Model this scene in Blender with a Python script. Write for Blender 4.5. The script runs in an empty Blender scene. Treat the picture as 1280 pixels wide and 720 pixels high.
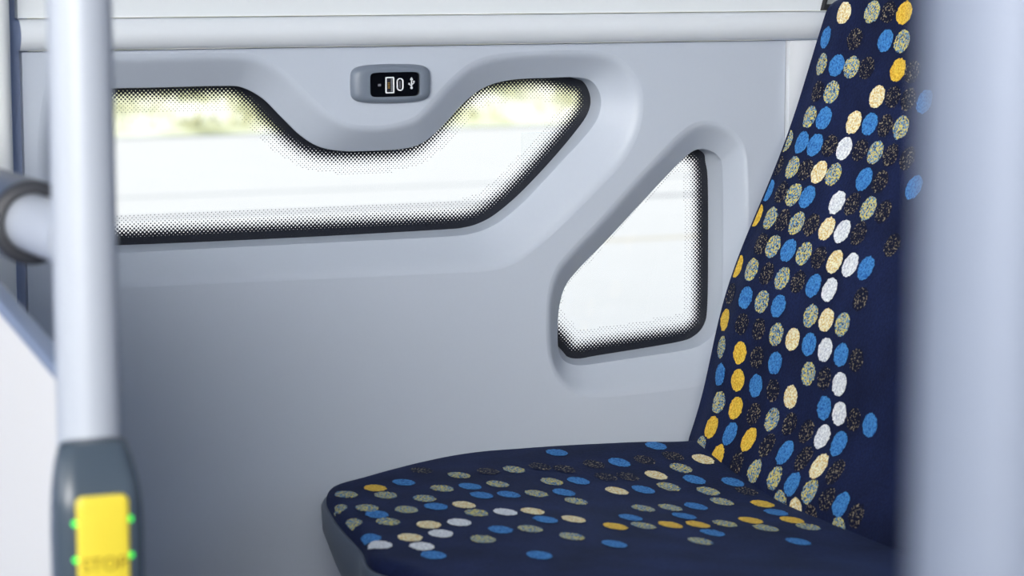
import bpy, bmesh, math, random
import numpy as np
from mathutils import Vector, Matrix
from mathutils.geometry import tessellate_polygon
random.seed(7); rng = np.random.default_rng(7)
scene = bpy.context.scene
col = scene.collection

# ------------------------------------------------------------------ camera
FPX = 3058.0
PITCH = math.atan(413/3058); YAW = math.atan(3058/(7160*math.cos(PITCH)))
D0, Z0 = 2.4, 0.625
cp, sp = math.cos(PITCH), math.sin(PITCH); cy, sy = math.cos(YAW), math.sin(YAW)
CF = Vector((sy*cp, cy*cp, -sp)); CR = Vector((cy, -sy, 0)); CU = Vector((sy*sp, cy*sp, cp))
CL = Vector((0, 0, Z0)) - CF*D0
K = D0/2.7
def ray(px, py): return CF + CR*((px-640)/FPX) + CU*((360-py)/FPX)
def on(px, py, ax, val):
    d = ray(px, py); return CL + d*((val-CL[ax])/d[ax])
def at(px, py, dep): return CL + ray(px, py)*dep
def pix(p):
    v = Vector(p)-CL; z = v.dot(CF); return 640+FPX*v.dot(CR)/z, 360-FPX*v.dot(CU)/z
cam_d = bpy.data.cameras.new('camera'); cam = bpy.data.objects.new('camera', cam_d); col.objects.link(cam)
cam.matrix_world = Matrix(((CR.x, CU.x, -CF.x, CL.x), (CR.y, CU.y, -CF.y, CL.y), (CR.z, CU.z, -CF.z, CL.z), (0, 0, 0, 1)))
cam_d.sensor_width = 36; cam_d.lens = 36*FPX/1280; cam_d.clip_start = .05; cam_d.clip_end = 300
cam_d.dof.use_dof = True; cam_d.dof.focus_distance = D0*1.015; cam_d.dof.aperture_fstop = 8
scene.camera = cam

# ------------------------------------------------------------------ materials
def s2l(c): return tuple(((x/255)/12.92 if x/255 <= .04045 else ((x/255+.055)/1.055)**2.4) for x in c)+(1,)
def mat(name, rgb, rough=.5, metal=0, spec=.5, noise=0, nscale=200, bump=0, bscale=600, sheen=0, coat=0, emis=None, emis_s=0):
    m = bpy.data.materials.new(name); m.use_nodes = True; nt = m.node_tree; b = nt.nodes['Principled BSDF']
    c = s2l(rgb); b.inputs['Base Color'].default_value = c
    b.inputs['Roughness'].default_value = rough; b.inputs['Metallic'].default_value = metal
    b.inputs['Specular IOR Level'].default_value = spec
    b.inputs['Sheen Weight'].default_value = sheen; b.inputs['Coat Weight'].default_value = coat
    tc = nt.nodes.new('ShaderNodeTexCoord')
    if noise:
        n = nt.nodes.new('ShaderNodeTexNoise'); n.inputs['Scale'].default_value = nscale; n.inputs['Detail'].default_value = 3
        nt.links.new(tc.outputs['Object'], n.inputs['Vector'])
        mx = nt.nodes.new('ShaderNodeMix'); mx.data_type = 'RGBA'
        mx.inputs[6].default_value = tuple(x*(1-noise) for x in c[:3])+(1,); mx.inputs[7].default_value = tuple(min(1, x*(1+noise)) for x in c[:3])+(1,)
        nt.links.new(n.outputs['Fac'], mx.inputs[0]); nt.links.new(mx.outputs[2], b.inputs['Base Color'])
    if bump:
        n = nt.nodes.new('ShaderNodeTexNoise'); n.inputs['Scale'].default_value = bscale; n.inputs['Detail'].default_value = 2
        nt.links.new(tc.outputs['Object'], n.inputs['Vector'])
        bp = nt.nodes.new('ShaderNodeBump'); bp.inputs['Strength'].default_value = bump; bp.inputs['Distance'].default_value = .001
        nt.links.new(n.outputs['Fac'], bp.inputs['Height']); nt.links.new(bp.outputs['Normal'], b.inputs['Normal'])
    if emis:
        b.inputs['Emission Color'].default_value = s2l(emis); b.inputs['Emission Strength'].default_value = emis_s
    return m
M = {}
M['panel'] = mat('panel_plastic', (182, 191, 204), .42, noise=.015, nscale=300, bump=.05, bscale=900)
M['rail'] = mat('rail_plastic', (214, 220, 226), .35, noise=.01)
M['upper'] = mat('upper_panel', (214, 220, 224), .5, noise=.01)
M['rear'] = mat('rear_panel', (226, 231, 236), .4, noise=.01)
M['gap'] = mat('gap_backing', (140, 154, 186), .6, noise=.03)
M['pillar'] = mat('pillar_plastic', (222, 226, 228), .4, noise=.01)
M['ceiling'] = mat('ceiling_plastic', (226, 228, 230), .6, noise=.01)
M['floor'] = mat('floor_vinyl', (56, 72, 108), .45, noise=.15, nscale=400)
M['dark_side'] = mat('opposite_plastic', (112, 122, 146), .5, noise=.02)
M['rubber'] = mat('black_rubber', (22, 23, 26), .5, noise=.1)
M['pole'] = mat('satin_pole_paint', (176, 183, 194), .42, metal=.08, noise=.01)
M['steel'] = mat('brushed_steel', (126, 135, 152), .45, metal=.15, noise=.02)
M['sleeve'] = mat('sleeve_plastic', (70, 80, 98), .4, noise=.05)
M['collar'] = mat('collar_rubber', (46, 48, 54), .5, noise=.05)
M['white'] = mat('white_laminate', (218, 218, 217), .4, noise=.008)
M['edge'] = mat('grey_edge_trim', (118, 132, 158), .4, noise=.02)
M['housing'] = mat('housing_plastic', (66, 78, 90), .3, noise=.03)
M['bezel'] = mat('bezel_plastic', (112, 122, 136), .4, noise=.02, bump=.05)
M['black'] = mat('glossy_black', (5, 6, 9), .06, noise=.1)
M['port_dark'] = mat('port_dark', (14, 13, 24), .4, noise=.1)
M['mark'] = mat('white_print', (236, 240, 244), .5, noise=.01)
M['markgrey'] = mat('grey_print', (110, 114, 122), .5, noise=.01)
M['gold'] = mat('contact_gold', (205, 160, 70), .3, metal=.8, noise=.05)
M['yellow'] = mat('yellow_button', (226, 206, 62), .4, noise=.03, nscale=120)
M['ytext'] = mat('dark_yellow_lettering', (140, 116, 24), .5, noise=.03)
M['led'] = mat('green_led', (60, 230, 80), .3, noise=.01, emis=(50, 235, 70), emis_s=1.3)
M['shell'] = mat('seat_shell_plastic', (92, 104, 120), .4, noise=.03, bump=.05)
tg = bpy.data.materials.new('tinted_glass'); tg.use_nodes = True; nt = tg.node_tree; b = nt.nodes['Principled BSDF']
b.inputs['Base Color'].default_value = s2l((168, 176, 180)); b.inputs['Roughness'].default_value = .1; b.inputs['Alpha'].default_value = .8
M['tint'] = tg

def fabric(name, base, spots=None, thr=.6, scale=520, sheen=.25):
    """pile fabric; spots: list of (rgb) mixed in through a fine noise"""
    m = bpy.data.materials.new(name); m.use_nodes = True; nt = m.node_tree; b = nt.nodes['Principled BSDF']
    b.inputs['Roughness'].default_value = .85; b.inputs['Specular IOR Level'].default_value = .15
    b.inputs['Sheen Weight'].default_value = sheen; b.inputs['Sheen Roughness'].default_value = .4
    b.inputs['Sheen Tint'].default_value = s2l((120, 150, 220))
    tc = nt.nodes.new('ShaderNodeTexCoord')
    def noise(sc, det=2, off=0):
        n = nt.nodes.new('ShaderNodeTexNoise'); n.inputs['Scale'].default_value = sc; n.inputs['Detail'].default_value = det
        mp = nt.nodes.new('ShaderNodeMapping'); mp.inputs['Location'].default_value = (off, off*2, off*3)
        nt.links.new(tc.outputs['Object'], mp.inputs['Vector']); nt.links.new(mp.outputs['Vector'], n.inputs['Vector']); return n.outputs['Fac']
    def mix(fac, a, bb):
        mx = nt.nodes.new('ShaderNodeMix'); mx.data_type = 'RGBA'; nt.links.new(fac, mx.inputs[0])
        for i, v in ((6, a), (7, bb)):
            if isinstance(v, tuple): mx.inputs[i].default_value = v
            else: nt.links.new(v, mx.inputs[i])
        return mx.outputs[2]
    def step(fac, t, w=.04):
        r = nt.nodes.new('ShaderNodeMapRange'); r.inputs['From Min'].default_value = t-w; r.inputs['From Max'].default_value = t+w
        nt.links.new(fac, r.inputs['Value']); return r.outputs['Result']
    c = s2l(base)
    f0 = noise(scale*.9, 2, 3.1)
    color = mix(step(f0, .5, .25), tuple(x*.72 for x in c[:3])+(1,), tuple(min(1, x*1.3) for x in c[:3])+(1,))
    if not spots:                                            # brushed pile: broad lighter and darker patches
        wear = step(noise(16, 4, 1.3), .5, .22); mv = nt.nodes.new('ShaderNodeVectorMath'); mv.operation = 'SCALE'
        ad = nt.nodes.new('ShaderNodeMath'); ad.operation = 'MULTIPLY_ADD'; nt.links.new(wear, ad.inputs[0]); ad.inputs[1].default_value = .9; ad.inputs[2].default_value = .72
        nt.links.new(color, mv.inputs[0]); nt.links.new(ad.outputs[0], mv.inputs['Scale']); color = mv.outputs[0]
    for i, (rgb, t) in enumerate(spots or []):
        color = mix(step(noise(scale, 1, 7.7*(i+1)), t, .025), color, s2l(rgb))
    nt.links.new(color, b.inputs['Base Color'])
    bp = nt.nodes.new('ShaderNodeBump'); bp.inputs['Strength'].default_value = .35; bp.inputs['Distance'].default_value = .0012
    nt.links.new(f0, bp.inputs['Height']); nt.links.new(bp.outputs['Normal'], b.inputs['Normal'])
    return m
FM = {'navy': fabric('navy_pile', (16, 25, 56), sheen=.06, scale=500),
      'B': fabric('blue_dot', (66, 130, 192), sheen=.05, spots=[((38, 94, 160), .56)]),
      'Y': fabric('yellow_dot', (226, 190, 72), sheen=.05, spots=[((206, 158, 44), .56)]),
      'C': fabric('cream_dot', (236, 224, 190), sheen=.05, spots=[((214, 184, 116), .53)]),
      'W': fabric('white_dot', (222, 226, 232), sheen=.05, spots=[((186, 192, 204), .58)]),
      'G': fabric('grey_green_dot', (96, 136, 170), sheen=.05, spots=[((214, 200, 104), .51), ((30, 52, 86), .6)]),
      'D': fabric('speckled_dot', (12, 17, 40), sheen=.05, spots=[((146, 136, 114), .62)])}

# ------------------------------------------------------------------ helpers
def tag(o, label=None, cat=None, group=None, kind=None):
    if label: o['label'] = label
    if cat: o['category'] = cat
    if group: o['group'] = group
    if kind: o['kind'] = kind
    return o
def empty(name, loc, label, cat, group=None):
    o = bpy.data.objects.new(name, None); col.objects.link(o); o.location = loc; o.empty_display_size = .05
    return tag(o, label, cat, group)
def obj(name, verts, faces, m, parent=None, smooth=True, mats=None, fmat=None, angle=None):
    me = bpy.data.meshes.new(name); me.from_pydata([tuple(v) for v in verts], [], [tuple(f) for f in faces])
    for mm in (mats or [m]): me.materials.append(mm)
    if fmat is not None: me.polygons.foreach_set('material_index', fmat)
    bm = bmesh.new(); bm.from_mesh(me)
    if mats is None: bmesh.ops.recalc_face_normals(bm, faces=bm.faces)
    for f in bm.faces: f.smooth = smooth
    if angle:
        for e in bm.edges:
            if len(e.link_faces) == 2 and e.calc_face_angle(0) > angle: e.smooth = False
    bm.to_mesh(me); bm.free()
    o = bpy.data.objects.new(name, me); col.objects.link(o)
    if parent:
        o.parent = parent; p = parent; off = Vector((0, 0, 0))
        while p: off += p.location; p = p.parent
        me.transform(Matrix.Translation(-off))
    return o
class MB:
    def __init__(s): s.v = []; s.f = []; s.mi = []
    def add(s, v, f, mi=0):
        n = len(s.v); s.v += [Vector(p) for p in v]; s.f += [tuple(i+n for i in q) for q in f]; s.mi += [mi]*len(f); return s
    def loft(s, rings, closed=True, cap0=False, cap1=False, mi=0):
        n = len(rings[0]); v = [p for r in rings for p in r]; f = []
        for i in range(len(rings)-1):
            for j in range(n if closed else n-1):
                k = (j+1) % n; f.append((i*n+j, i*n+k, (i+1)*n+k, (i+1)*n+j))
        if cap0: f.append(tuple(range(n))[::-1])
        if cap1: f.append(tuple((len(rings)-1)*n+j for j in range(n)))
        return s.add(v, f, mi)
    def box(s, a, b, mi=0):
        x0, y0, z0 = a; x1, y1, z1 = b
        return s.add([(x0,y0,z0),(x1,y0,z0),(x1,y1,z0),(x0,y1,z0),(x0,y0,z1),(x1,y0,z1),(x1,y1,z1),(x0,y1,z1)],
                     [(0,3,2,1),(4,5,6,7),(0,1,5,4),(1,2,6,5),(2,3,7,6),(3,0,4,7)], mi)
    def tube(s, p, q, r, n=48, cap=True, bev=0):
        p, q = Vector(p), Vector(q); ax = (q-p).normalized(); a = ax.orthogonal().normalized(); b = ax.cross(a)
        def ring(c, rr): return [c+(a*math.cos(t)+b*math.sin(t))*rr for t in [2*math.pi*i/n for i in range(n)]]
        R_ = []
        if bev: R_ += [ring(p, r-bev), ring(p+ax*bev*.3, r-bev*.3), ring(p+ax*bev, r), ring(q-ax*bev, r), ring(q-ax*bev*.3, r-bev*.3), ring(q, r-bev)]
        else: R_ = [ring(p, r), ring(q, r)]
        return s.loft(R_, True, cap, cap)
    def build(s, name, m, parent=None, smooth=True, angle=.6, mats=None):
        return obj(name, s.v, s.f, m, parent, smooth, mats=mats, fmat=s.mi if mats else None, angle=angle)
def sampled(pts, n, closed=True):
    """Catmull-Rom resample with n points per span"""
    P = [Vector(p) for p in pts]; out = []; L = len(P)
    for i in range(L if closed else L-1):
        g = lambda k: P[k % L] if closed else P[min(max(k, 0), L-1)]
        p0, p1, p2, p3 = g(i-1), g(i), g(i+1), g(i+2)
        for j in range(n):
            t = j/n
            out.append(.5*((2*p1)+(p2-p0)*t+(2*p0-5*p1+4*p2-p3)*t*t+(3*p1-p0-3*p2+p3)*t**3))
    if not closed: out.append(P[-1])
    return out
def sm(a, b, x):
    t = min(1, max(0, (x-a)/(b-a))); return t*t*(3-2*t)
def rrect(w, h, r, n=8):
    o = []
    for cx_, cz_, a0 in ((w-r, h-r, 0), (-w+r, h-r, 90), (-w+r, -h+r, 180), (w-r, -h+r, 270)):
        for i in range(n+1):
            a = math.radians(a0+90*i/n); o.append((cx_+r*math.cos(a), cz_+r*math.sin(a)))
    return o

# ------------------------------------------------------------------ window wall
YP, YG = .025, .048        # panel edge depth, glass depth
W1 = [((88,150),None,(48,165)), ((100,117),None,(62,92)), ((122,111.5),None,(95,71)), ((200,109.5),None,(200,67)), ((280,107.5),None,(290,66)),
 ((305,110),None,(322,70)), ((330,124),None,(353,86)), ((352,146),None,(379,110)), ((377,170),None,(401,131)), ((401,184),None,(418,145)),
 ((430,189),None,(440,155)), ((470,188.5),None,(475,157)), ((505,186),None,(500,152)), ((530,178),None,(520,144)), ((556,155),None,(541,122)),
 ((581,128),None,(563,98)), ((607,109),None,(592,76)), ((640,100),None,(628,67)), ((688,97.5),None,(692,63)), ((722,97),(717,97.5),(748,64)),
 ((741,103),(731,104),(782,78)), ((751,122),(738.5,122),(803,113)), ((748,145),(735.5,141),(801,158)), ((733,168),(721,163),(781,200)),
 ((700,204),(689,201),(747,238)), ((662,245),(651,241),(692,292)), ((634,270),(622,266),(656,322)), ((614,283),(602,278),(633,334)),
 ((592,291),(581,284.5),(605,339.5)), ((555,295.5),(550,287.5),(555,342)), ((400,303.5),(396,296),(400,349)), ((250,311),(247,303),(250,355.5)),
 ((150,316),(147,307),(150,360)), ((112,316),(108,308),(95,358)), ((93,300),(88,296),(57,335)), ((87,225),None,(48,250))]
W2 = [((886,188),(877,189),(895,152)), ((898,196),(882.5,203),(920,166)), ((903,214),(885.5,226),(934,200)), ((904,300),(886,302),(936,300)),
 ((902,380),(885,380),(934,395)), ((896,410),(880.5,406),(925,450)), ((881,428),(867,421),(898,474)), ((858,437),(847,428),(868,484)),
 ((797,446.5),(795,437),(797,493)), ((740,455),(745,445),(745,497)), ((719,456),(724,448.5),(715,491)), ((705,450),(710,446.5),(694,471)),
 ((698.5,437),(702,438),(684.5,442)), ((697.5,412),None,(682.5,405)), ((699.5,383),None,(684.5,366)), ((707,358),None,(694,336)),
 ((724,336),None,(712,313)), ((760,299),None,(746,277)), ((810,245),None,(796,221)), ((845,208),None,(831,184)), ((861,193),None,(849,166)), ((873,187),None,(869,153))]
wall = MB(); holes = []; glass_contours = []
wall_z_top = on(560, 57, 1, 0).z; xl = on(27, 65, 1, 0).x; xr = on(982, 50.5, 1, 0).x
for W in (W1, W2):
    inner = [on(p[0][0], p[0][1], 1, YP) for p in W]
    glass = []
    for p, q in zip(W, inner):
        glass.append(on(p[1][0], p[1][1], 1, YG) if p[1] else (Vector((q.x, YG, q.z+.0055)) if W is W1 else Vector((q.x-.014, YG, q.z+.008))))
    outer = [on(p[2][0], p[2][1], 1, 0) for p in W]
    I, G, O = sampled(inner, 6), sampled(glass, 6), sampled(outer, 6)
    for q in I: q.y = YP
    rings = []
    for k in range(11):
        t = k/10
        rings.append([o.lerp(i, t*.985) for o, i in zip(O, I)])
        for q in rings[-1]: q.y = YP*(t*t/.6 if t < .3 else t-.15)/.85
    for k in range(1, 6):                      # rounded lip turning into the reveal
        a = k/5*math.pi/2
        r_ = []
        for o, i, g in zip(O, I, G):
            q = o.lerp(i, .985+.015*math.sin(a)); q.y = YP+.003*(1-math.cos(a)); r_.append(q)
        rings.append(r_)
    base = rings[-1]
    for t in (.3, .65, 1.0, 1.05): rings.append([b.lerp(g, t) for b, g in zip(base, G)])
    wall.loft(rings)
    holes.append(O); glass_contours.append(G)
rect = [Vector((xl, 0, 0)), Vector((xr, 0, 0)), Vector((xr, 0, wall_z_top)), Vector((xl, 0, wall_z_top))]
loops = [rect]+[h for h in holes]
tris = tessellate_polygon([[Vector((p.x, p.z, 0)) for p in l] for l in loops])
flat = [p for l in loops for p in l]
wall.add(flat, tris)
t_ = .006                                      # thin returns at the panel's own edges
wall.add([(xr,0,0),(xr,0,wall_z_top),(xr,.02,wall_z_top),(xr,.02,0)], [(0,1,2,3)])
wall.add([(xl,0,0),(xl,0,wall_z_top),(xl,.03,wall_z_top),(xl,.03,0)], [(0,1,2,3)])
wall.add([(xl,0,wall_z_top),(xr,0,wall_z_top),(xr,.02,wall_z_top),(xl,.02,wall_z_top)], [(0,1,2,3)])
wo = wall.build('wall_back', M['panel'], angle=.7); tag(wo, kind='structure', label='pale grey moulded window panel')
# flip check: the flat part must face the aisle
# ---- panes and dotted frit bands
def dist_to(poly, X, Z):
    P = np.array([(p.x, p.z) for p in poly]); Q = np.roll(P, -1, 0)
    best = np.full(X.shape, 1e9); inside = np.zeros(X.shape, bool)
    for (x0, z0), (x1, z1) in zip(P, Q):
        dx, dz = x1-x0, z1-z0; L = dx*dx+dz*dz+1e-12
        t = np.clip(((X-x0)*dx+(Z-z0)*dz)/L, 0, 1)
        best = np.minimum(best, np.hypot(X-x0-t*dx, Z-z0-t*dz))
        c = ((z0 > Z) != (z1 > Z)) & (X < dx*(Z-z0)/(dz if dz else 1e-12)+x0); inside ^= c
    return np.where(inside, best, -best)
gm = bpy.data.materials.new('window_glass'); gm.use_nodes = True; nt = gm.node_tree; nt.nodes.clear()
out = nt.nodes.new('ShaderNodeOutputMaterial'); tr = nt.nodes.new('ShaderNodeBsdfTransparent'); gl = nt.nodes.new('ShaderNodeBsdfGlossy')
gl.inputs['Roughness'].default_value = .02; tr.inputs['Color'].default_value = (.97, .985, .98, 1)
fr = nt.nodes.new('ShaderNodeFresnel'); fr.inputs['IOR'].default_value = 1.25; mx = nt.nodes.new('ShaderNodeMixShader')
nt.links.new(fr.outputs[0], mx.inputs[0]); nt.links.new(tr.outputs[0], mx.inputs[1]); nt.links.new(gl.outputs[0], mx.inputs[2]); nt.links.new(mx.outputs[0], out.inputs[0])
M['glass'] = gm
def frit_material():
    m = bpy.data.materials.new('black_dot_print'); m.use_nodes = True; nt = m.node_tree; nt.nodes.clear(); L = nt.links
    out = nt.nodes.new('ShaderNodeOutputMaterial'); tr = nt.nodes.new('ShaderNodeBsdfTransparent')
    pb = nt.nodes.new('ShaderNodeBsdfPrincipled'); pb.inputs['Base Color'].default_value = s2l((24, 27, 36)); pb.inputs['Roughness'].default_value = .35
    tc = nt.nodes.new('ShaderNodeTexCoord'); sx = nt.nodes.new('ShaderNodeSeparateXYZ'); L.new(tc.outputs['Object'], sx.inputs[0])
    def math_(op, a, b=None, c=None):
        n = nt.nodes.new('ShaderNodeMath'); n.operation = op
        for i, v in enumerate((a, b, c)):
            if v is None: continue
            if isinstance(v, (int, float)): n.inputs[i].default_value = v
            else: L.new(v, n.inputs[i])
        return n.outputs[0]
    S = .0028
    u = math_('DIVIDE', math_('ADD', sx.outputs['X'], sx.outputs['Z']), S*1.414); w = math_('DIVIDE', math_('SUBTRACT', sx.outputs['X'], sx.outputs['Z']), S*1.414)
    fu = math_('SUBTRACT', math_('FRACT', u), .5); fw = math_('SUBTRACT', math_('FRACT', w), .5)
    d = math_('SQRT', math_('ADD', math_('MULTIPLY', fu, fu), math_('MULTIPLY', fw, fw)))
    at_ = nt.nodes.new('ShaderNodeAttribute'); at_.attribute_name = 'edge_distance'
    mr = nt.nodes.new('ShaderNodeMapRange'); mr.inputs['From Min'].default_value = .0060; mr.inputs['From Max'].default_value = .0225
    mr.inputs['To Min'].default_value = .69; mr.inputs['To Max'].default_value = .15; L.new(at_.outputs['Fac'], mr.inputs['Value'])
    mask = math_('LESS_THAN', d, mr.outputs[0])
    mx = nt.nodes.new('ShaderNodeMixShader'); L.new(mask, mx.inputs[0]); L.new(tr.outputs[0], mx.inputs[1]); L.new(pb.outputs[0], mx.inputs[2]); L.new(mx.outputs[0], out.inputs[0])
    return m
M['frit'] = frit_material()
for n, (G, nm) in enumerate(zip(glass_contours, ('window_1', 'window_2'))):
    xs = [p.x for p in G]; zs = [p.z for p in G]; e = .012
    b = MB().box((min(xs)-e, YG+.002, min(zs)-e), (max(xs)+e, YG+.006, max(zs)+e))
    w = b.build(nm, M['glass'], smooth=False, angle=None); tag(w, kind='structure')
    st = .0025; gx = np.arange(min(xs)-.008, max(xs)+.01, st); gz = np.arange(min(zs)-.008, max(zs)+.01, st)
    X, Z = np.meshgrid(gx, gz); Dm = dist_to(G, X, Z); nx, nz = len(gx), len(gz)
    keep = (Dm > -.0075) & (Dm < .030); idx = -np.ones(Dm.shape, int); verts = []; dv = []
    faces = []
    def vid(i, j):
        if idx[i, j] < 0: idx[i, j] = len(verts); verts.append((X[i, j], YG+.0012, Z[i, j])); dv.append(float(Dm[i, j]))
        return int(idx[i, j])
    for i in range(nz-1):
        for j in range(nx-1):
            if keep[i, j] and keep[i+1, j] and keep[i, j+1] and keep[i+1, j+1]:
                faces.append((vid(i, j), vid(i, j+1), vid(i+1, j+1), vid(i+1, j)))
    fo = obj('frit_border', verts, faces, M['frit'], w, smooth=False)
    a = fo.data.attributes.new('edge_distance', 'FLOAT', 'POINT'); a.data.foreach_set('value', dv)
    fo['label'] = 'black dotted ceramic border'

# ---- upper rail, upper panel, rear section, pillar, gap
z17 = on(560, 17.6, 1, 0).z; zt = wall_z_top
prof = [(0.02, zt+.0008)]
for i in range(15):
    t = i/14; prof.append((-.004-.011*math.sin(math.pi*min(1, t*.94+.03))**.6, zt+.0012+(z17-zt-.0024)*t))
prof.append((.02, z17-.0008))
x0r, x1r = on(22, 40, 1, 0).x, 1.7
b = MB().loft([[Vector((x, y, z)) for y, z in prof] for x in (x0r, x0r+.002, x1r)], closed=False, cap0=False)
tag(b.build('trim_1', M['rail'], angle=.8), kind='structure', label='rounded pale rail above the window panel')
xg = on(1027, 4, 1, 0).x
g0 = on(1024, 12.5, 1, 0); sl = .26; g1 = Vector((g0.x+sl*(1.75-z17), 0, 1.75))
pl = lambda *q: MB().add([Vector((p[0], y, p[1])) for y in (-.002, .03) for p in q], [tuple(range(len(q))), tuple(range(len(q), 2*len(q)))[::-1]]+[(i, (i+1) % len(q), (i+1) % len(q)+len(q), i+len(q)) for i in range(len(q))])
b = pl((x0r, z17), (g0.x, z17), (g1.x, 1.75), (g1.x, 2.2), (x0r, 2.2))
b.box((g1.x, -.002, 1.75), (1.8, .03, 2.2)); b.box((1.6, -.002, z17), (1.8, .03, 1.75))
tag(b.build('wall_upper', M['upper'], smooth=False, angle=None), kind='structure')
b = MB().box((xr+.0015, -.006, 0), (1.8, .03, zt)); tag(b.build('wall_rear', M['rear'], smooth=False, angle=None), kind='structure', label='lighter wall panel behind the seat')
# upper window: pane, gasket
def quad(ins, y): return [Vector((g0.x+ins*1.03, y, z17+ins)), Vector((1.6-ins, y, z17+ins)), Vector((1.6-ins, y, 1.75-ins)), Vector((g1.x+ins*.8, y, 1.75-ins))]
wp = MB().loft([quad(.0, .012), quad(.0, .016)], True, True, True).build('window_3', M['tint'], smooth=False, angle=None); tag(wp, kind='structure')
MB().loft([quad(0, .012), quad(0, -.004), quad(.0015, -.006), quad(.0045, -.006), quad(.0058, -.004), quad(.006, .0119)]).build('gasket', M['rubber'], wp)
# pillar and dark gap at the far left
xp = on(17, 100, 1, -.03).x
pr = rrect(.06, .03, .012, 6)
b = MB().loft([[Vector((xp-.06+p[0], -.0+p[1], z)) for p in pr] for z in (0, 2.2)], cap1=True)
tag(b.build('trim_2', M['pillar'], angle=.9), kind='structure', label='pale vertical wall pillar at far left')
b = MB().box((-1.9, .010, 0), (xl+.008, .06, 2.2)); tag(b.build('trim_3', M['gap'], smooth=False, angle=None), kind='structure', label='dark recess beside the pillar')
b = MB().box((-2.6, .02, 0), (xp-.1, .05, 2.2)); tag(b.build('wall_left', M['panel'], smooth=False, angle=None), kind='structure')

# ------------------------------------------------------------------ rest of the saloon
tag(MB().box((-3.2, -2.75, -.03), (1.86, .06, 0)).build('floor', M['floor'], smooth=False, angle=None), kind='structure')
tag(MB().box((-3.2, -2.75, 2.2), (1.86, .06, 2.25)).build('ceiling', M['ceiling'], smooth=False, angle=None), kind='structure')
tag(MB().box((1.8, -2.75, 0), (1.86, .03, 2.2)).build('wall_right', M['dark_side'], smooth=False, angle=None), kind='structure')
b = MB().box((-3.2, -2.75, 0), (1.86, -2.70, .92)); b.box((-3.2, -2.75, 1.95), (1.86, -2.70, 2.2))
b.box((-3.2, -2.75, .92), (-3.12, -2.70, 1.95)); b.box((-.6, -2.75, .92), (.1, -2.70, 1.95)); b.box((1.7, -2.75, .92), (1.86, -2.70, 1.95))
b.box((-3.25, -2.75, 0), (-3.2, .03, .95)); b.box((-3.25, -2.75, 1.95), (-3.2, .03, 2.2))
tag(b.build('wall_front', M['dark_side'], smooth=False, angle=None), kind='structure')

# ------------------------------------------------------------------ seat
YC = -.42*K; HW = .375*K
edge_px = [(850,552),(864,520),(874,470),(885,410),(897,360),(914,315),(940,255),(964,200),(985,140),(1003,80),(1013,40),(1022,17)]
E = [on(px, py, 1, -(.052+.0035*i)*K) for i, (px, py) in enumerate(edge_px)]
Ez = np.array([p.z for p in E]); Ex = np.array([p.x for p in E]); Ey = np.array([p.y for p in E])
o_ = np.argsort(Ez); Ez, Ex, Ey = Ez[o_], Ex[o_], Ey[o_]
# smooth profile
zz = np.linspace(Ez[0], Ez[-1], 60); ex = np.interp(zz, Ez, Ex); ey = np.interp(zz, Ez, Ey)
for _ in range(40): ex[1:-1] = .25*ex[:-2]+.5*ex[1:-1]+.25*ex[2:]; ey[1:-1] = .25*ey[:-2]+.5*ey[1:-1]+.25*ey[2:]
z_lo, z_hi = float(Ez[0]), float(Ez[-1])
def XE(z):
    if z > zz[-1]: return ex[-1]+(z-zz[-1])*(ex[-1]-ex[-6])/(zz[-1]-zz[-6])
    if z < zz[0]: return ex[0]+(z-zz[0])*.1
    return float(np.interp(z, zz, ex))
def YE(z): return float(np.interp(z, zz, ey))
def back_x(y, z):
    h = YE(z)-YC; u = min(1, abs((y-YC)/h)); zr = (z-z_lo)/(z_hi-z_lo)
    x = XE(z)
    x += (.012+.012*sm(.1, .8, zr))*K*(1-u*u)                 # gentle hollow
    x -= .022*K*(1-sm(0, .16, zr+.02))*(1-u**2)               # sweeps forward into the cushion
    x += .010*K*(sm(.86, 1.0, u))                             # rolled edges
    return x
FABRIC_MATS = [FM['navy'], FM['B'], FM['Y'], FM['C'], FM['W'], FM['G'], FM['D']]
MI = {'B': 1, 'Y': 2, 'C': 3, 'W': 4, 'G': 5, 'D': 6}
def blob(n, wob, seed):
    r = np.random.default_rng(seed); j = r.normal(0, wob, n)
    return [(math.cos(2*math.pi*i/n)*(1+j[i]), math.sin(2*math.pi*i/n)*(1+j[i])) for i in range(n)]

seat = empty('passenger_seat', (.0, YC, 0), 'navy passenger seat with blue, yellow and white dotted fabric beside the wall', 'seat')
# --- backrest
bk = MB(); rows = []
NU = 61
def back_row(z, lift=0.0, inset=0.0, back=0.0):
    h = YE(min(z, z_hi))-YC-inset; r = []
    for i in range(NU):
        u = -1+2*i/(NU-1); u = math.copysign(abs(u)**.9, u)
        y = YC-h*u                                           # u=-1 at the wall
        arch = (.035*K*(1-abs(u)**2.6)+lift)*sm(.55, 1.0, (z-z_lo)/(z_hi-z_lo)) if lift is not None else 0
        r.append(Vector((back_x(YC-(h+inset)*u, z+arch)+back, y, z+arch)))
    th = .035*K
    rr = list(r)
    for s, e in ((1, r[-1]), (-1, r[0])):
        pass
    # sides and rear
    e = r[-1]; rr += [e+Vector((.006, .004*-1+.004, 0)), e+Vector((.018, .004, 0)), e+Vector((th, .008, 0))]
    for k in range(1, 12):
        q = r[-1].lerp(r[0], k/12); zq = r[NU-1-int(k*(NU-1)/12)].z; q.x = max(q.x, back_x(q.y, zq)+th*1.0); rr.append(Vector((q.x+.004, q.y, zq)))
    e = r[0]; rr += [e+Vector((th, -.008, 0)), e+Vector((.018, -.004, 0)), e+Vector((.006, 0, 0))]
    return rr
zs = np.linspace(z_lo-.075*K, z_hi, 64)
rows = [back_row(float(z)) for z in zs]
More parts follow.
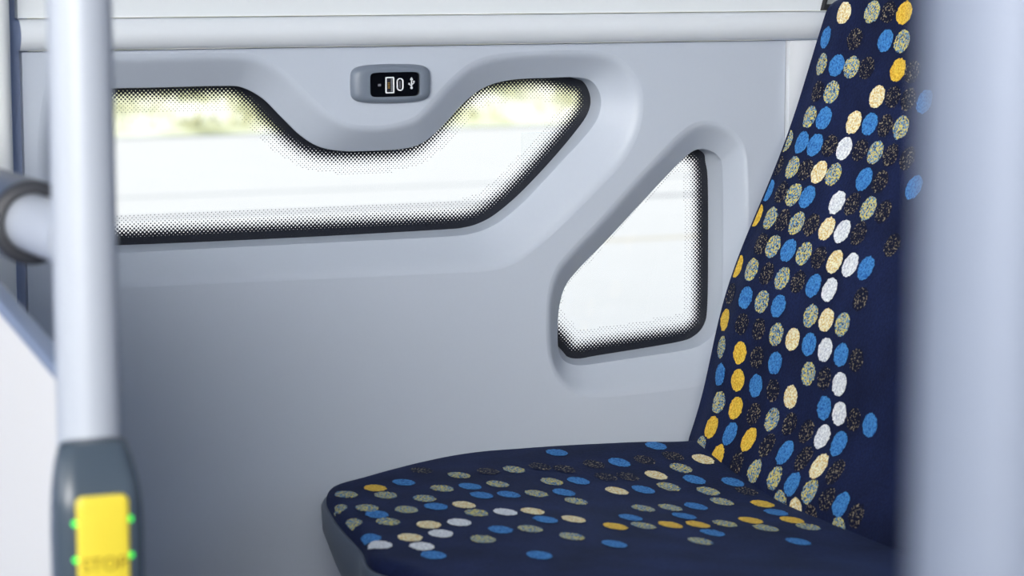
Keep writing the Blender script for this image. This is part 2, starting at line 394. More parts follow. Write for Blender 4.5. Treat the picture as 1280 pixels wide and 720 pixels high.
for k in range(1, 7):                                        # rolled top
    a = k/6*math.pi/2; rad = .018*K
    rows.append(back_row(z_hi, lift=rad*math.sin(a), inset=.012*K*(1-math.cos(a)), back=rad*(1-math.cos(a))))
bk.loft(rows, True, True, True)
def back_hit(px, py):
    d = ray(px, py); f = lambda t: (CL+d*t).x-back_x((CL+d*t).y, (CL+d*t).z)
    lo, hi = 1.2*K, 4*K
    ts = np.linspace(1.8*K, 3.1*K, 260); prev = None
    for t in ts:
        v = f(t)
        if prev is not None and prev[1] < 0 <= v:
            a, b_ = prev[0], t
            for _ in range(30):
                m_ = (a+b_)/2
                if f(m_) < 0: a = m_
                else: b_ = m_
            return CL+d*((a+b_)/2)
        prev = (t, v)
    return None
BACK = """1055,16,C 1091,15,G 1111,15,D 1131,16,Y 1017,45,D 1033,47,B 1069,49,D 1107.5,51,B 1128,52,G
1010,77.5,D 1027.5,80,G 1046.5,82,B 1065,84,G 1084,85,D 1123,87.5,Y 1141,90,D 1003,112,G 1022,114,D 1040,115.5,G 1097,121,C 1117,121,D 1136,124,D 1156,127,B
994,144,D 1012,146,G 1030.5,148,B 1068,153,C 1088,155,B 1107,157,D 1127,159,G 984,176,G 1002,178,B 1019.5,181,B 1038,182.5,D 1056,185.5,W 1076,187.5,D 1095,190.5,G 1114,194,D 1135,198,D
972.5,207,D 990.5,209,G 1007.5,212,D 1024.5,215,C 1042.5,218,G 1081,224,B 1101,227,D 1143,234,B 960.5,238,B 977,240,D 992.5,243,G 1010,246,B 1047,253,W 1066,255,D 1086,260.5,G 1105,264.5,D
932,267,D 946.5,269,Y 963,272.5,G 979,275,D 996.5,279,G 1015,281,D 1034,286,C 1053.5,289,W 1074,292,D 1116,306,D 933,300,G 951,305,D 967,308,G 986,313,B 1005.5,317,G 1024,322,D 1044,327,C 1063.5,331,W 1083,335,B
922.5,333,Y 939.5,337,G 959,342,D 978.5,348,G 998,352.5,D 1017.5,357,B 1037.5,362,W 1076,374,D 898,362,G 914,367,D 932.5,372,B 953,377,G 973.5,382.5,B 1014,395,G 1033.5,400,C 1053.5,405.5,G
907,400,Y 928,405,D 949,411,D 971,418,G 991.5,424,C 1012,430.5,B 1032,437,W 1052,443.5,B 1071,450,D 885,429,B 902.5,434,G 925.5,441,Y 947,447,D 969.5,453.5,B 1011,467,G 1031,473,D 1050,480,W
883,463,D 900,468,B 923,475,Y 945.5,482,B 967,488,D 989,496,C 1031,510,B 1050,517,W 1068,524,D 899,503,G 920.5,510,Y 943,517,D 966,524,G 988,530,D 1009,539,D 1029,545.5,W 1049.5,554,B 1088,531.5,B
867.5,526,G 890,534,Y 913,542,B 936.5,549.5,Y 959.5,556.5,D 982,565.5,B 1005,573,D 1024.5,582.5,C 1044.5,590,D 875,558.5,G 897.5,570,Y 921,579.5,D 943,589,G 968,598,G 990,605.5,B 1012,614.5,G 1033.5,624,D 1051,631,B
976,627,G 995,637,C 1014,645,D 1049,661,G 1070,645,D"""
def parse(s):
    for t in s.split():
        a, b_, c = t.split(','); yield float(a), float(b_), c
A_LAT, A_UP = .0129*K, .0121*K
for n, (px, py, c) in enumerate(parse(BACK)):
    h = back_hit(px, py)
    if h is None or h.y > YE(min(h.z, z_hi))-.003: continue
    pts = blob(36, .035, n); sc_ = 1.0 if c != 'D' else .98; rings = []
    for rr in (1.0, .55):
        ring = []
        for (a, b_) in pts:
            if c == 'D' and rr == 1.0: a *= 1; b_ *= 1
            y = h.y+a*A_LAT*rr*sc_; z = h.z+b_*A_UP*rr*sc_
            y = min(y, YE(min(z, z_hi))-.004)
            ring.append(Vector((back_x(y, z)-.0007, y, z)))
        rings.append(ring)
    n0 = len(bk.v); bk.loft(rings, mi=MI[c]); cen = Vector((back_x(h.y, h.z)-.0007, h.y, h.z))
    bk.add(rings[1]+[cen], [(i, (i+1) % 36, 36) for i in range(36)], MI[c])
bko = bk.build('backrest', None, seat, mats=FABRIC_MATS, angle=1.2)
# --- cushion
ZS = .47
out_px = [(846,551,.003),(800,554,.001),(760,556.5,0),(700,558.5,0),(650,561,0),(600,564,0),(560,569,0),(520,577,0),(480,587,0),(450,595,0),(425,602,-.001),(412,609,-.003),(408,619,-.006),(411,632,-.009),(424,656,-.012),(452,688,-.013),(492,724,-.013)]
half = [on(px, py, 2, ZS+dz*K) for px, py, dz in out_px]
for p in half: p.z = ZS
front_c = Vector((half[-1].x-.004, YC, ZS))
half = [p for p in half if p.y > YC+.03]
mir = [Vector((p.x, 2*YC-p.y, ZS)) for p in half][::-1]
rear_x = half[0].x+.05
outline = sampled([Vector((rear_x, half[0].y-.002, ZS))]+half+[front_c]+mir+[Vector((rear_x, mir[-1].y+.002, ZS))], 6, closed=False)
outline += [outline[-1].lerp(outline[0], k/20) for k in range(1, 20)]
xf = min(p.x for p in outline); xb = rear_x
NO = len(outline)
OX = np.array([p.x for p in outline]); OY = np.array([p.y for p in outline])
def edge_d(x, y):
    P = np.stack([OX, OY], 1); Q = np.roll(P, -1, 0); d = Q-P; L = (d**2).sum(1)+1e-12
    t = np.clip(((x-P[:, 0])*d[:, 0]+(y-P[:, 1])*d[:, 1])/L, 0, 1)
    return float(np.hypot(x-P[:, 0]-t*d[:, 0], y-P[:, 1]-t*d[:, 1]).min())
def cush_z(x, y, ed=None):
    u = min(1.2, abs((y-YC)/HW)); rear = (x-xf)/(xb-xf)
    z = ZS+.001
    z -= .022*K*sm(.25, .95, rear)*(1-sm(.25, .98, u))         # hollow towards the back
    z -= .003*K*(1-sm(0, .28, rear))*(1-.3*u)                  # falls away at the front
    z += .004*K*sm(.6, .95, u)*sm(.35, .9, rear)
    ed = edge_d(x, y) if ed is None else ed
    r0 = .012*K
    if ed < r0: z -= r0*(1-math.sqrt(max(0, 1-(1-ed/r0)**2)))*.8
    return z
cu = MB(); cen = Vector(((xf+xb)/2, YC, 0)); rings = []
def shrink(f): return [Vector((cen.x+(p.x-cen.x)*f, cen.y+(p.y-cen.y)*f, 0)) for p in outline]
for f in (.0, .12, .25, .38, .5, .6, .7, .78, .84, .88, .91, .935, .955, .97, .98, .988, .994, .998, 1.0):
    rr = shrink(max(f, .001))
    for p in rr: p.z = cush_z(p.x, p.y) if f < 1 else cush_z(p.x, p.y, 0)
    rings.append(rr)
last = rings[-1]
rings.append([Vector((p.x, p.y, p.z-.004*K)) for p in last])
rings.append([Vector((cen.x+(p.x-cen.x)*.96, cen.y+(p.y-cen.y)*.96, p.z-.02*K)) for p in last])
cu.loft(rings, True, False, True)
CUSH = """695.6,566.5,B 774,579,B 574,595,G 642.5,588,G 504.7,604,B 469,611,Y 432.5,619,G 482,620,G 553,611.5,G 587.7,609,B 622,606,G 689.7,603,G 723,602,B 602,620,B 530.6,624,G 636,619,B 670.7,618,G 704.8,616.5,B
770.7,614.5,C 720,627.5,G 458.7,636,G 508,638,G 545,634,B 580,632,C 595.5,642,G 631.6,641,W 666,640,C 471,644,B 485,653,G 536,657,C 574,654,W 682,650.5,B 717,650,C 788.5,648,B 769,659,Y 626,663,B 663,662,G 551,668,W 512.5,673,C
603.4,675,G 715,671.5,G 527.6,684,W 542,695,B 768,681,B 674,695,B 438,657,G 461,674,B 475,682,W 420,641,G 610,590,D 675,584,D 705,587,D 742,581,D 527,589,D 757,597,D 820,558,B 820,595,C 851,586,G 868,600.5,B 804,613,B 836,609.5,G
885,615,G 916,603.5,B 902,628,G 804,636.5,G 838,635.5,G 870,634,B 953,631,Y 855,646,B 804,658,G 838,657,Y 872,656.5,Y 906,655.5,G 938.5,651.5,Y 970,641.5,B 989.7,651,Y 957,661,G 1010,659.5,G 890.6,667,B 875.5,677.5,G 997.5,678,B 879,575,C
806,576,D 785,597,D 841,571,D 933,615,D"""
def inside_out(x, y):
    c = False; j = NO-1
    for i in range(NO):
        if (OY[i] > y) != (OY[j] > y) and x < (OX[j]-OX[i])*(y-OY[i])/(OY[j]-OY[i])+OX[i]: c = not c
        j = i
    return c
C_LON, C_LAT = .0108*K, .0160*K
for n, (px, py, c) in enumerate(parse(CUSH)):
    z = ZS
    for _ in range(25):
        h = on(px, py, 2, z); z = .5*z+.5*cush_z(h.x, h.y)
    h = on(px, py, 2, z); pts = blob(36, .035, 500+n); rings = []
    if not inside_out(h.x, h.y): continue
    def clampin(x, y):
        for k in range(25):
            if inside_out(x, y) and edge_d(x, y) > .0012: break
            x += (h.x-x)*.06; y += (h.y-y)*.06
        return x, y
    for rr in (1.0, .55):
        ring = []
        for a, b_ in pts:
            x, y = clampin(h.x+a*C_LON*rr, h.y+b_*C_LAT*rr)
            ring.append(Vector((x, y, cush_z(x, y)+.0009)))
        rings.append(ring)
    cu.loft(rings, mi=MI[c]); cu.add(rings[1]+[Vector((h.x, h.y, cush_z(h.x, h.y)+.0009))], [(i, (i+1) % 36, 36) for i in range(36)], MI[c])
cu.build('cushion', None, seat, mats=FABRIC_MATS, angle=1.2)
# --- plastic shells and pedestal
sh = MB(); rg = []
for f, dz in ((.94, -.012), (1.0, -.003), (1.010, -.003), (1.018, -.008), (1.014, -.03), (.975, -.06), (.92, -.095), (.82, -.125), (.6, -.14), (.01, -.145)):
    rg.append([Vector((cen.x+(p.x-cen.x)*(1-(1-f)*1.0), cen.y+(p.y-cen.y)*f, cush_z(q.x, q.y, 0)+dz*K)) for p, q in zip(outline, outline)])
sh.loft(rg).build('seat_shell', M['shell'], seat, angle=1.0)
bs = MB(); rg = []
for z in np.linspace(z_lo-.06*K, z_hi+.01, 40):
    h = YE(min(z, z_hi))-YC-.006; ring = []
    arch = .028*K*sm(.55, 1, (z-z_lo)/(z_hi-z_lo))
    for i in range(25):
        u = -1+i/12; ring.append(Vector((back_x(YC-h*u, z)+.036*K+.004, YC-h*u, z+arch*(1-abs(u)**2.6))))
    for i in range(25):
        u = 1-i/12; ring.append(Vector((back_x(YC-h*u, z)+(.05+.02*(1-u*u))*K, YC-h*u*.97, z+arch*(1-abs(u)**2.6))))
    rg.append(ring)
bs.loft(rg, True, True, True).build('back_shell', M['shell'], seat, angle=.9)
pd = MB(); rg = []
for z, w, d in ((0, .16, .12), (.012, .16, .12), (.03, .07, .05), (.2, .06, .045), (.32*1, .12, .10), (ZS-.135*K, .15, .12)):
    rg.append([Vector((cen.x+.02+p[0], YC+p[1], z)) for p in rrect(w, d, min(w, d)*.5, 6)])
pd.loft(rg, True, True, True).build('pedestal', M['shell'], seat, angle=.6)

# ------------------------------------------------------------------ poles, handrail, partition
PR = .0175
pc = at(105.5, 275, 1.335)
MB().tube((pc.x, pc.y, 0), (pc.x, pc.y, 2.2), PR, 64).build('pole_tmp', M['pole'])
po = bpy.data.objects['pole_tmp']; po.name = 'grab_pole'; po.data.name = 'grab_pole'
tag(po, 'pale grey vertical grab pole at left with the yellow stop button on it', 'pole')
rc = at(1254, 360, .5)
ro = MB().tube((rc.x, rc.y, 0), (rc.x, rc.y, 2.2), PR, 64).build('grab_pole', M['steel'])
tag(ro, 'blurred grey vertical grab pole at right edge in front of the seat back', 'pole')
# handrail meeting the left pole
hA = at(106, 302, 1.36); hz = hA.z
hd = on(12, 268, 2, hz); hdir = (hd-hA); hdir.z = 0; hdir.normalize()
hr = empty('handrail', (hA.x, hA.y, hz), 'short horizontal grey handrail with dark sleeve joining the left pole', 'handrail')
far = hA+hdir*.75
MB().tube(hA+hdir*.012, hA+hdir*.30, .0172, 48).build('tube', M['pole'], hr)
S0 = min((k/400 for k in range(8, 200)), key=lambda t: abs(pix(hA+hdir*t)[0]-43))
if True:
    ax = hdir; a = Vector((0, 0, 1)); b_ = ax.cross(a)
    def rg_(t, r): return [hA+hdir*t+(a*math.cos(q)+b_*math.sin(q))*r for q in [2*math.pi*i/48 for i in range(48)]]
    s0 = S0
    MB().loft([rg_(s0+.02, .0173), rg_(s0+.003, .0176), rg_(s0, .0185), rg_(s0, .023), rg_(s0+.002, .0250), rg_(s0+.006, .0255)]).build('collar', M['collar'], hr, angle=.9)['label'] = 'dark rubber collar ring'
    MB().loft([rg_(s0+.006, .0253), rg_(s0+.02, .0256), rg_(.75, .0256), rg_(.755, .024)], True, False, True).build('sleeve', M['sleeve'], hr, angle=.9)['label'] = 'dark grey sleeve'
# white partition below the handrail
pt = empty('partition_panel', (hA.x+hdir.x*.3, hA.y+hdir.y*.3, 0), 'white partition panel with slanting grey edge at lower left behind the pole', 'partition')
dpt = 1.42
nrm = Vector((hdir.y, -hdir.x, 0)); nrm = nrm if nrm.dot(CF) < 0 else -nrm
def on_plane(px, py):
    d = ray(px, py); o = hA-nrm*.0
    return CL+d*((o-CL).dot(nrm)/d.dot(nrm))
q0, q1 = on_plane(-60, 302), on_plane(100, 488)
def sec(p0, p1, off0, off1): pass
tdir = (q1-q0).normalized(); up = nrm.cross(tdir); up = up if up.z > 0 else -up
th = nrm*.011
far0 = q0-tdir*((q0.y+.012)/tdir.y)
def slab(name, poly, t, m, parent):
    n = len(poly); v = [p+t for p in poly]+[p-t for p in poly]
    f = [tuple(range(n)), tuple(range(n, 2*n))[::-1]]+[(i, (i+1) % n, (i+1) % n+n, i+n) for i in range(n)]
    return obj(name, v, f, m, parent, smooth=False)
lo = lambda p: Vector((p.x, p.y, .003))
slab('panel', [far0-up*.004, q1-up*.004, lo(q1), lo(far0)], th*.4, M['white'], pt)
rg = []
for p in (far0, q1):
    rg.append([p+nrm*(x)+up*(z) for x, z in rrect(.0062, .0042, .002, 5)])
MB().loft(rg, True, True, True).build('edge_trim', M['edge'], pt, angle=.9)['label'] = 'grey edge trim'

# ------------------------------------------------------------------ stop button on the left pole
bx = empty('stop_button_box', (pc.x, pc.y, at(118, 700, 1.335).z), 'dark grey stop button box with yellow push button on the left pole', 'stop button')
toc = Vector((CL.x-pc.x, CL.y-pc.y, 0)).normalized(); ang = math.radians(13)
nb = Vector((toc.x*math.cos(ang)-toc.y*math.sin(ang), toc.x*math.sin(ang)+toc.y*math.cos(ang), 0)); rt = Vector((-nb.y, nb.x, 0))
if rt.dot(CR) < 0: rt = -rt
zpx = lambda y: at(118, y, 1.31).z
zt_, zb_ = zpx(558), zpx(872)
def bp(a, d, z): return Vector((pc.x, pc.y, 0))+rt*(a-.0045)+nb*d+Vector((0, 0, z))
rg = []
prof = [(0, .0165, .0195, -.0195), (.0015, .0185, .0205, -.0215), (.008, .0205, .024, -.023), (.018, .0222, .0285, -.0245), (.027, .0232, .0315, -.025), (.034, .0236, .0325, -.025), (.05, .0240, .0328, -.025)]
H = zt_-zb_
prof = [(a, w, f+.013, .0178) for a, w, f, b in prof]
levels = prof+[(H-a, w, f, b) for a, w, f, b in prof[::-1]]
for a, w, f, bk_ in levels:
    z = zt_-a; ctr = (f+bk_)/2; hd_ = (f-bk_)/2
    rg.append([bp(x, ctr+y, z) for x, y in rrect(w, hd_, .009, 7)])
MB().loft(rg, True, True, True).build('housing', M['housing'], bx, angle=.8)
yz0, yz1 = zpx(620), zpx(800)
yc = (yz0+yz1)/2; yh = (yz0-yz1)/2; yw = .0142
rg = []
for d, ins in ((.043, 0), (.0465, 0), (.0475, .0006), (.048, .002)):
    rg.append([bp(x, d, yc+z) for x, z in rrect(yw-ins, yh-ins, .004, 6)])
MB().loft(rg, True, False, True).build('push_button', M['yellow'], bx, angle=.9)['label'] = 'yellow push button'
def text(body, size, origin, ux, uz, m, name, parent):
    c = bpy.data.curves.new(name, 'FONT'); c.body = body; c.size = size; c.align_x = 'CENTER'; c.align_y = 'CENTER'; c.extrude = .0003; c.resolution_u = 3
    t = bpy.data.objects.new('t', c); col.objects.link(t); dg = bpy.context.evaluated_depsgraph_get(); me = bpy.data.meshes.new_from_object(t.evaluated_get(dg))
    n = ux.cross(uz); vs = [origin+ux*v.co.x+uz*v.co.y+n*v.co.z for v in me.vertices]; fs = [tuple(p.vertices) for p in me.polygons]
    bpy.data.objects.remove(t); return obj(name, vs, fs, m, parent, smooth=False)
text('STOP', .0105, bp(.0, .0483, zpx(708)), rt, Vector((0, 0, 1)), M['ytext'], 'lettering', bx)['label'] = 'dark yellow STOP lettering'
for sx_ in (-1, 1):
    for yy in (653, 700, 747):
        p = bp(sx_*.0149, .0455, zpx(yy)); rr = []
        for d, r in ((0, .0017), (.0008, .0016), (.0014, .001), (.0016, .0001)):
            rr.append([p+nb*d+rt*(r*math.cos(t))+Vector((0, 0, r*math.sin(t))) for t in [2*math.pi*i/16 for i in range(16)]])
        MB().loft(rr).build('indicator_light', M['led'], bx)['label'] = 'green indicator light'

# ------------------------------------------------------------------ USB socket on the window panel
uc = on(487.4, 104.3, 1, 0)
us = empty('usb_socket', uc, 'grey oval-edged usb charging socket on the wall panel between window curves', 'socket')
ppx = (on(537, 104, 1, 0).x-on(438, 104, 1, 0).x)/99.0; ppz = (on(487, 80, 1, 0).z-on(487, 129, 1, 0).z)/49.0
def loc(px, py, d): return Vector((uc.x+(px-487.4)*ppx, -d, uc.z+(104.3-py)*ppz))
def barrel(w, h, d, n=72, e=6.5, bulge=.11):
    r = []
    for i in range(n):
        t = 2*math.pi*i/n; c, s = math.cos(t), math.sin(t)
        x = math.copysign(abs(c)**(2/e), c); z = math.copysign(abs(s)**(2/e), s)
        r.append(Vector((uc.x+x*w*(1-.03*z*z)*ppx, -d, uc.z+z*h*(1-bulge*x*x)*ppz)))
    return r
sw, sh_ = 31.3, 15.4; off = Vector(((490.3-487.4)*ppx, 0, (104.3-105.2)*ppz))
def scr(w, h, d, r=3): return [Vector((uc.x+off.x+x*ppx, -d, uc.z+off.z+z*ppz)) for x, z in rrect(w, h, r, 17)]
rg = [barrel(49.6, 24.6, -.0), barrel(49.6, 24.6, .002), barrel(48.6, 23.8, .005), barrel(46, 22.2, .0072), barrel(42, 20, .0085), barrel(37, 18, .009)]
def resamp(r, n): return r
s_out = []
for p in rg[-1]:                      # inner opening ring, matched by angle to the barrel ring
    a = math.atan2((p.z-uc.z)/18, (p.x-uc.x)/37)
    c, s = math.cos(a), math.sin(a); m_ = 1/max(abs(c)**8+abs(s)**8, 1e-9)**(1/8)
    s_out.append((c*m_, s*m_))
rg.append([Vector((uc.x+off.x+x*sw*ppx, -.0086, uc.z+off.z+z*sh_*ppz)) for x, z in s_out])
rg.append([Vector((uc.x+off.x+x*sw*ppx, -.0045, uc.z+off.z+z*sh_*ppz)) for x, z in s_out])
MB().loft(rg).build('bezel', M['bezel'], us, angle=.8)
fp = MB().loft([scr(sw+.6, sh_+.6, .004), scr(sw+.6, sh_+.6, .0055)], True, True, True).build('faceplate', M['black'], us, angle=.8); fp['label'] = 'glossy black faceplate'
def ring_shape(cx_, cy_, w, h, r, t, d0, d1, m, name, parent):
    o = [loc(cx_+x, cy_-z, 0) for x, z in rrect(w, h, r, 6)]; i = [loc(cx_+x, cy_-z, 0) for x, z in rrect(w-t, h-t, max(r-t, .3), 6)]
    f = lambda L, d: [Vector((p.x, -d, p.z)) for p in L]
    return MB().loft([f(o, d0), f(o, d1), f(i, d1), f(i, d0)]).build(name, m, parent, angle=.6)
pa = ring_shape(484.5, 106, 5.4, 10.2, 1.3, 1.4, .0054, .0064, M['mark'], 'usb_port', us); pa['label'] = 'rectangular usb port with pale rim'
MB().loft([[loc(484.5+x, 106-z, .0057) for x, z in rrect(4, 8.8, .5, 4)]], True, True).build('port_cavity', M['port_dark'], pa)
MB().box(loc(486, 114, .0058), loc(487.6, 98, .0063)).build('tongue', M['markgrey'], pa, smooth=False)
for k in range(4):
    MB().box(loc(482.0, 102.6+k*2.1+1.1, .0058), loc(484.6, 102.6+k*2.1, .0062)).build('contact', M['gold'], pa, smooth=False)
pcu = ring_shape(497.3, 105.4, 4.1, 7.9, 4.0, 1.25, .0054, .0064, M['mark'], 'usb_port', us); pcu['label'] = 'oval usb port with pale rim'
MB().box(loc(496.7, 110, .0056), loc(497.9, 101, .006)).build('tongue', M['markgrey'], pcu, smooth=False)
tri = MB()
def bar(p, q, w):
    p, q = Vector(p), Vector(q); d = (q-p).normalized(); n = Vector((-d.y, d.x))*w/2
    c4 = [p-n, q-n, q+n, p+n]; v = [loc(c.x, c.y, .0055) for c in c4]+[loc(c.x, c.y, .0060) for c in c4]
    tri.add(v, [(0,1,2,3),(7,6,5,4),(0,4,5,1),(1,5,6,2),(2,6,7,3),(3,7,4,0)])
def disc(c, r, n=12):
    v = [loc(c[0]+r*math.cos(2*math.pi*i/n), c[1]+r*math.sin(2*math.pi*i/n), d) for d in (.0055, .006) for i in range(n)]
    tri.add(v, [tuple(range(n)), tuple(range(n, 2*n))[::-1]]+[(i, (i+1) % n, (i+1) % n+n, i+n) for i in range(n)])
cx_ = 511.8
bar((cx_, 99), (cx_, 109), 1.2); disc((cx_, 110), 1.6); bar((cx_-1.6, 100.2), (cx_, 97), .9); bar((cx_+1.6, 100.2), (cx_, 97), .9); bar((cx_-1.6, 100), (cx_+1.6, 100), .8)
bar((cx_, 107.8), (cx_-3, 105.4), .9); bar((cx_-3, 105.7), (cx_-3, 103.6), .9); bar((cx_-3.9, 105), (cx_-2.1, 105), 1.8)
bar((cx_, 106.2), (cx_+3, 103.8), .9); bar((cx_+3, 104.1), (cx_+3, 102.2), .9); disc((cx_+3, 102.2), 1.1)
tri.build('usb_symbol', M['mark'], us, smooth=False, angle=None)['label'] = 'white branching usb symbol'
MB().box(loc(470, 107.2, .0054), loc(473.6, 104.2, .0058)).build('indicator_mark', M['markgrey'], us, smooth=False)['label'] = 'small grey mark'

# ------------------------------------------------------------------ outside: road, verge
GZ = -.35
rm = bpy.data.materials.new('concrete_road'); rm.use_nodes = True; nt = rm.node_tree; b = nt.nodes['Principled BSDF']; b.inputs['Roughness'].default_value = .9
tc = nt.nodes.new('ShaderNodeTexCoord'); sx = nt.nodes.new('ShaderNodeSeparateXYZ'); nt.links.new(tc.outputs['Object'], sx.inputs[0])
nn = nt.nodes.new('ShaderNodeTexNoise'); nn.inputs['Scale'].default_value = 3; nn.inputs['Detail'].default_value = 6; nt.links.new(tc.outputs['Object'], nn.inputs['Vector'])
cr = nt.nodes.new('ShaderNodeMix'); cr.data_type = 'RGBA'; cr.inputs[6].default_value = (.45, .412, .36, 1); cr.inputs[7].default_value = (.49, .452, .40, 1); nt.links.new(nn.outputs['Fac'], cr.inputs[0])
color = cr.outputs[2]
def band(yc_, hw, rgb, color):
    n1 = nt.nodes.new('ShaderNodeMath'); n1.operation = 'SUBTRACT'; nt.links.new(sx.outputs['Y'], n1.inputs[0]); n1.inputs[1].default_value = yc_
    n2 = nt.nodes.new('ShaderNodeMath'); n2.operation = 'ABSOLUTE'; nt.links.new(n1.outputs[0], n2.inputs[0])
    n3 = nt.nodes.new('ShaderNodeMath'); n3.operation = 'LESS_THAN'; nt.links.new(n2.outputs[0], n3.inputs[0]); n3.inputs[1].default_value = hw
    mx = nt.nodes.new('ShaderNodeMix'); mx.data_type = 'RGBA'; nt.links.new(n3.outputs[0], mx.inputs[0]); nt.links.new(color, mx.inputs[6]); mx.inputs[7].default_value = rgb
    return mx.outputs[2]
color = band(on(313, 241, 2, GZ).y, .05, (.31, .285, .26, 1), color)
color = band(on(313, 266.5, 2, GZ).y, .07, (.26, .24, .22, 1), color)
color = band(on(835, 297, 2, GZ).y, .05, (.42, .35, .25, 1), color)
nt.links.new(color, b.inputs['Base Color'])
yv = on(420, 165, 2, GZ).y
tag(MB().box((-60, .3, GZ-.05), (90, yv+.05, GZ)).build('road', rm, smooth=False, angle=None), kind='structure', label='bright pale concrete road outside')
tag(MB().box((-60, -40, GZ-.05), (90, -.0+.3, GZ-.001)).build('ground', rm, smooth=False, angle=None), kind='structure')
gmat = bpy.data.materials.new('verge_grass'); gmat.use_nodes = True; nt = gmat.node_tree; b = nt.nodes['Principled BSDF']; b.inputs['Roughness'].default_value = .9
tc = nt.nodes.new('ShaderNodeTexCoord'); n1 = nt.nodes.new('ShaderNodeTexNoise'); n1.inputs['Scale'].default_value = 1.9; n1.inputs['Detail'].default_value = 5
nt.links.new(tc.outputs['Object'], n1.inputs['Vector']); rp = nt.nodes.new('ShaderNodeValToRGB'); nt.links.new(n1.outputs['Fac'], rp.inputs[0])
els = rp.color_ramp.elements; els[0].position = .32; els[0].color = s2l((130, 130, 92)); els[1].position = .68; els[1].color = s2l((206, 204, 190))
e = els.new(.45); e.color = s2l((168, 166, 130)); e = els.new(.56); e.color = s2l((190, 186, 166))
nt.links.new(rp.outputs[0], b.inputs['Base Color'])
# verge: undulating bank with blades
vs = []; fs = []; NX, NY = 90, 26
hts = rng.normal(0, .035, (NX+1, NY+1))
def vz(x, y): return GZ+.05+1.6*sm(-.6, 7, y-yv)+(.05*math.sin(x*1.7+y)+.05*math.sin(x*.6-y*1.3)+.1)*sm(0, 1.5, y-yv)
for i in range(NX+1):
    for j in range(NY+1):
        x = -10+34*i/NX; y = yv-.06+9*j/NY; vs.append((x, y, vz(x, y)*(1 if j else 1)+(hts[i, j]*min(1, j/3) if j else -.06)))
for i in range(NX):
    for j in range(NY): fs.append((i*(NY+1)+j, (i+1)*(NY+1)+j, (i+1)*(NY+1)+j+1, i*(NY+1)+j+1))
for _ in range(9000):
    x = random.uniform(0, 14); y = yv+.05+abs(random.gauss(0, 2.2)); z = vz(x, y)-.02; h = random.uniform(.06, .22); a = random.uniform(0, 6.28); w = .012
    dx, dy = math.cos(a)*w, math.sin(a)*w; lx, ly = random.gauss(0, .05), random.gauss(0, .05); n = len(vs)
    vs += [(x-dx, y-dy, z), (x+dx, y+dy, z), (x+lx, y+ly, z+h)]; fs.append((n, n+1, n+2))
tag(obj('grass_verge', vs, fs, gmat, None, smooth=False), 'pale green roadside grass verge seen through the window', 'grass', kind='stuff')

# ------------------------------------------------------------------ light
GLOW = 20.0          # hazy sunward part of the sky
w = bpy.data.worlds.new('world'); scene.world = w; w.use_nodes = True; nt = w.node_tree; bg = nt.nodes['Background']
tc = nt.nodes.new('ShaderNodeTexCoord'); sx = nt.nodes.new('ShaderNodeSeparateXYZ'); nt.links.new(tc.outputs['Generated'], sx.inputs[0])
rp = nt.nodes.new('ShaderNodeValToRGB'); nt.links.new(sx.outputs['Z'], rp.inputs[0])
rp.color_ramp.elements[0].color = (.66, .80, 1, 1); rp.color_ramp.elements[1].color = (.84, 1.06, 1.48, 1); rp.color_ramp.elements[1].position = .8
gd = Vector((-.6, -1, .33)).normalized()
vm = nt.nodes.new('ShaderNodeVectorMath'); vm.operation = 'DOT_PRODUCT'; nt.links.new(tc.outputs['Generated'], vm.inputs[0]); vm.inputs[1].default_value = gd
gr = nt.nodes.new('ShaderNodeMapRange'); gr.interpolation_type = 'SMOOTHSTEP'; gr.inputs['From Min'].default_value = .92; gr.inputs['From Max'].default_value = 1.0
gr.inputs['To Min'].default_value = 0; gr.inputs['To Max'].default_value = GLOW; nt.links.new(vm.outputs['Value'], gr.inputs['Value'])
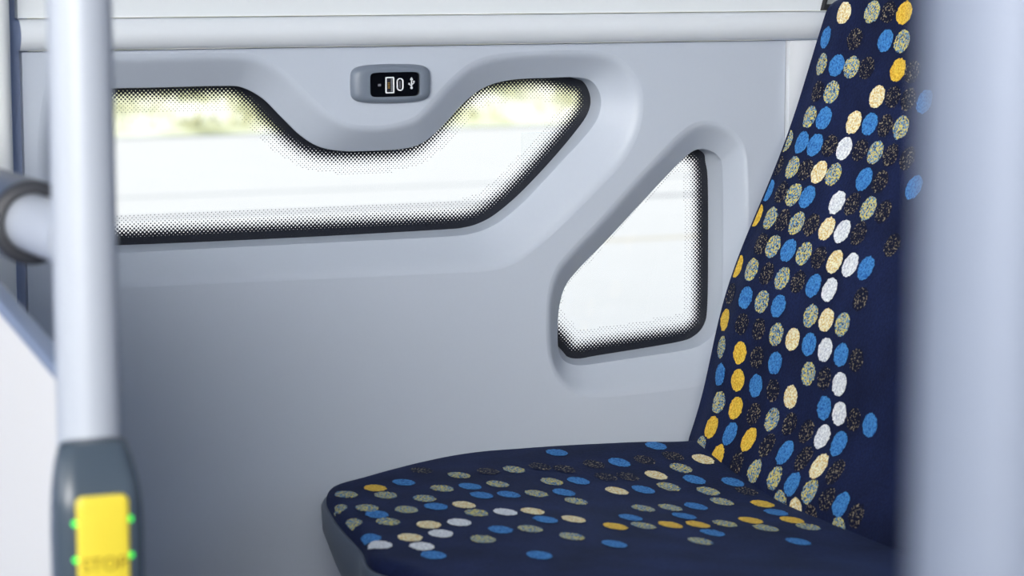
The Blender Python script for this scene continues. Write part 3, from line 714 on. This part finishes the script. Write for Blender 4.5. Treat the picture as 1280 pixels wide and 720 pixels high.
va = nt.nodes.new('ShaderNodeVectorMath'); va.operation = 'SCALE'; va.inputs[0].default_value = (1, .96, .90); nt.links.new(gr.outputs[0], va.inputs['Scale'])
vm2 = nt.nodes.new('ShaderNodeVectorMath'); vm2.operation = 'DOT_PRODUCT'; nt.links.new(tc.outputs['Generated'], vm2.inputs[0]); vm2.inputs[1].default_value = Vector((-1, -.12, .16)).normalized()
gr2 = nt.nodes.new('ShaderNodeMapRange'); gr2.interpolation_type = 'SMOOTHSTEP'; gr2.inputs['From Min'].default_value = .88; gr2.inputs['From Max'].default_value = 1.0
gr2.inputs['To Min'].default_value = 0; gr2.inputs['To Max'].default_value = GLOW*.25; nt.links.new(vm2.outputs['Value'], gr2.inputs['Value'])
gs = nt.nodes.new('ShaderNodeMath'); gs.operation = 'ADD'; nt.links.new(gr.outputs[0], gs.inputs[0]); nt.links.new(gr2.outputs[0], gs.inputs[1]); nt.links.new(gs.outputs[0], va.inputs['Scale'])
vb = nt.nodes.new('ShaderNodeVectorMath'); vb.operation = 'ADD'; nt.links.new(rp.outputs[0], vb.inputs[0]); nt.links.new(va.outputs[0], vb.inputs[1])
nt.links.new(vb.outputs[0], bg.inputs['Color']); bg.inputs['Strength'].default_value = 1.15
sd = bpy.data.lights.new('sun', 'SUN'); sd.energy = 2.4; sd.angle = .01; sd.color = (1, .96, .9)
so = bpy.data.objects.new('sun', sd); col.objects.link(so)
so.rotation_euler = Vector((.35, .75, -1.35)).to_track_quat('-Z', 'Y').to_euler(); so.location = (0, -3, 6)

for lx, ly, en in ((-1.6, -1.3, .4), (.4, -1.3, .8)):
    ad = bpy.data.lights.new('ceiling_lamp', 'AREA'); ad.shape = 'RECTANGLE'; ad.size = 1.5; ad.size_y = .16; ad.energy = en; ad.color = (.8, .9, 1)
    ao = bpy.data.objects.new('ceiling_lamp', ad); col.objects.link(ao); ao.location = (lx, ly, 2.19)

scene.view_settings.view_transform = 'Standard'; scene.view_settings.look = 'None'; scene.view_settings.gamma = 1
scene.view_settings.exposure = 0.0; scene.view_settings.use_curve_mapping = False
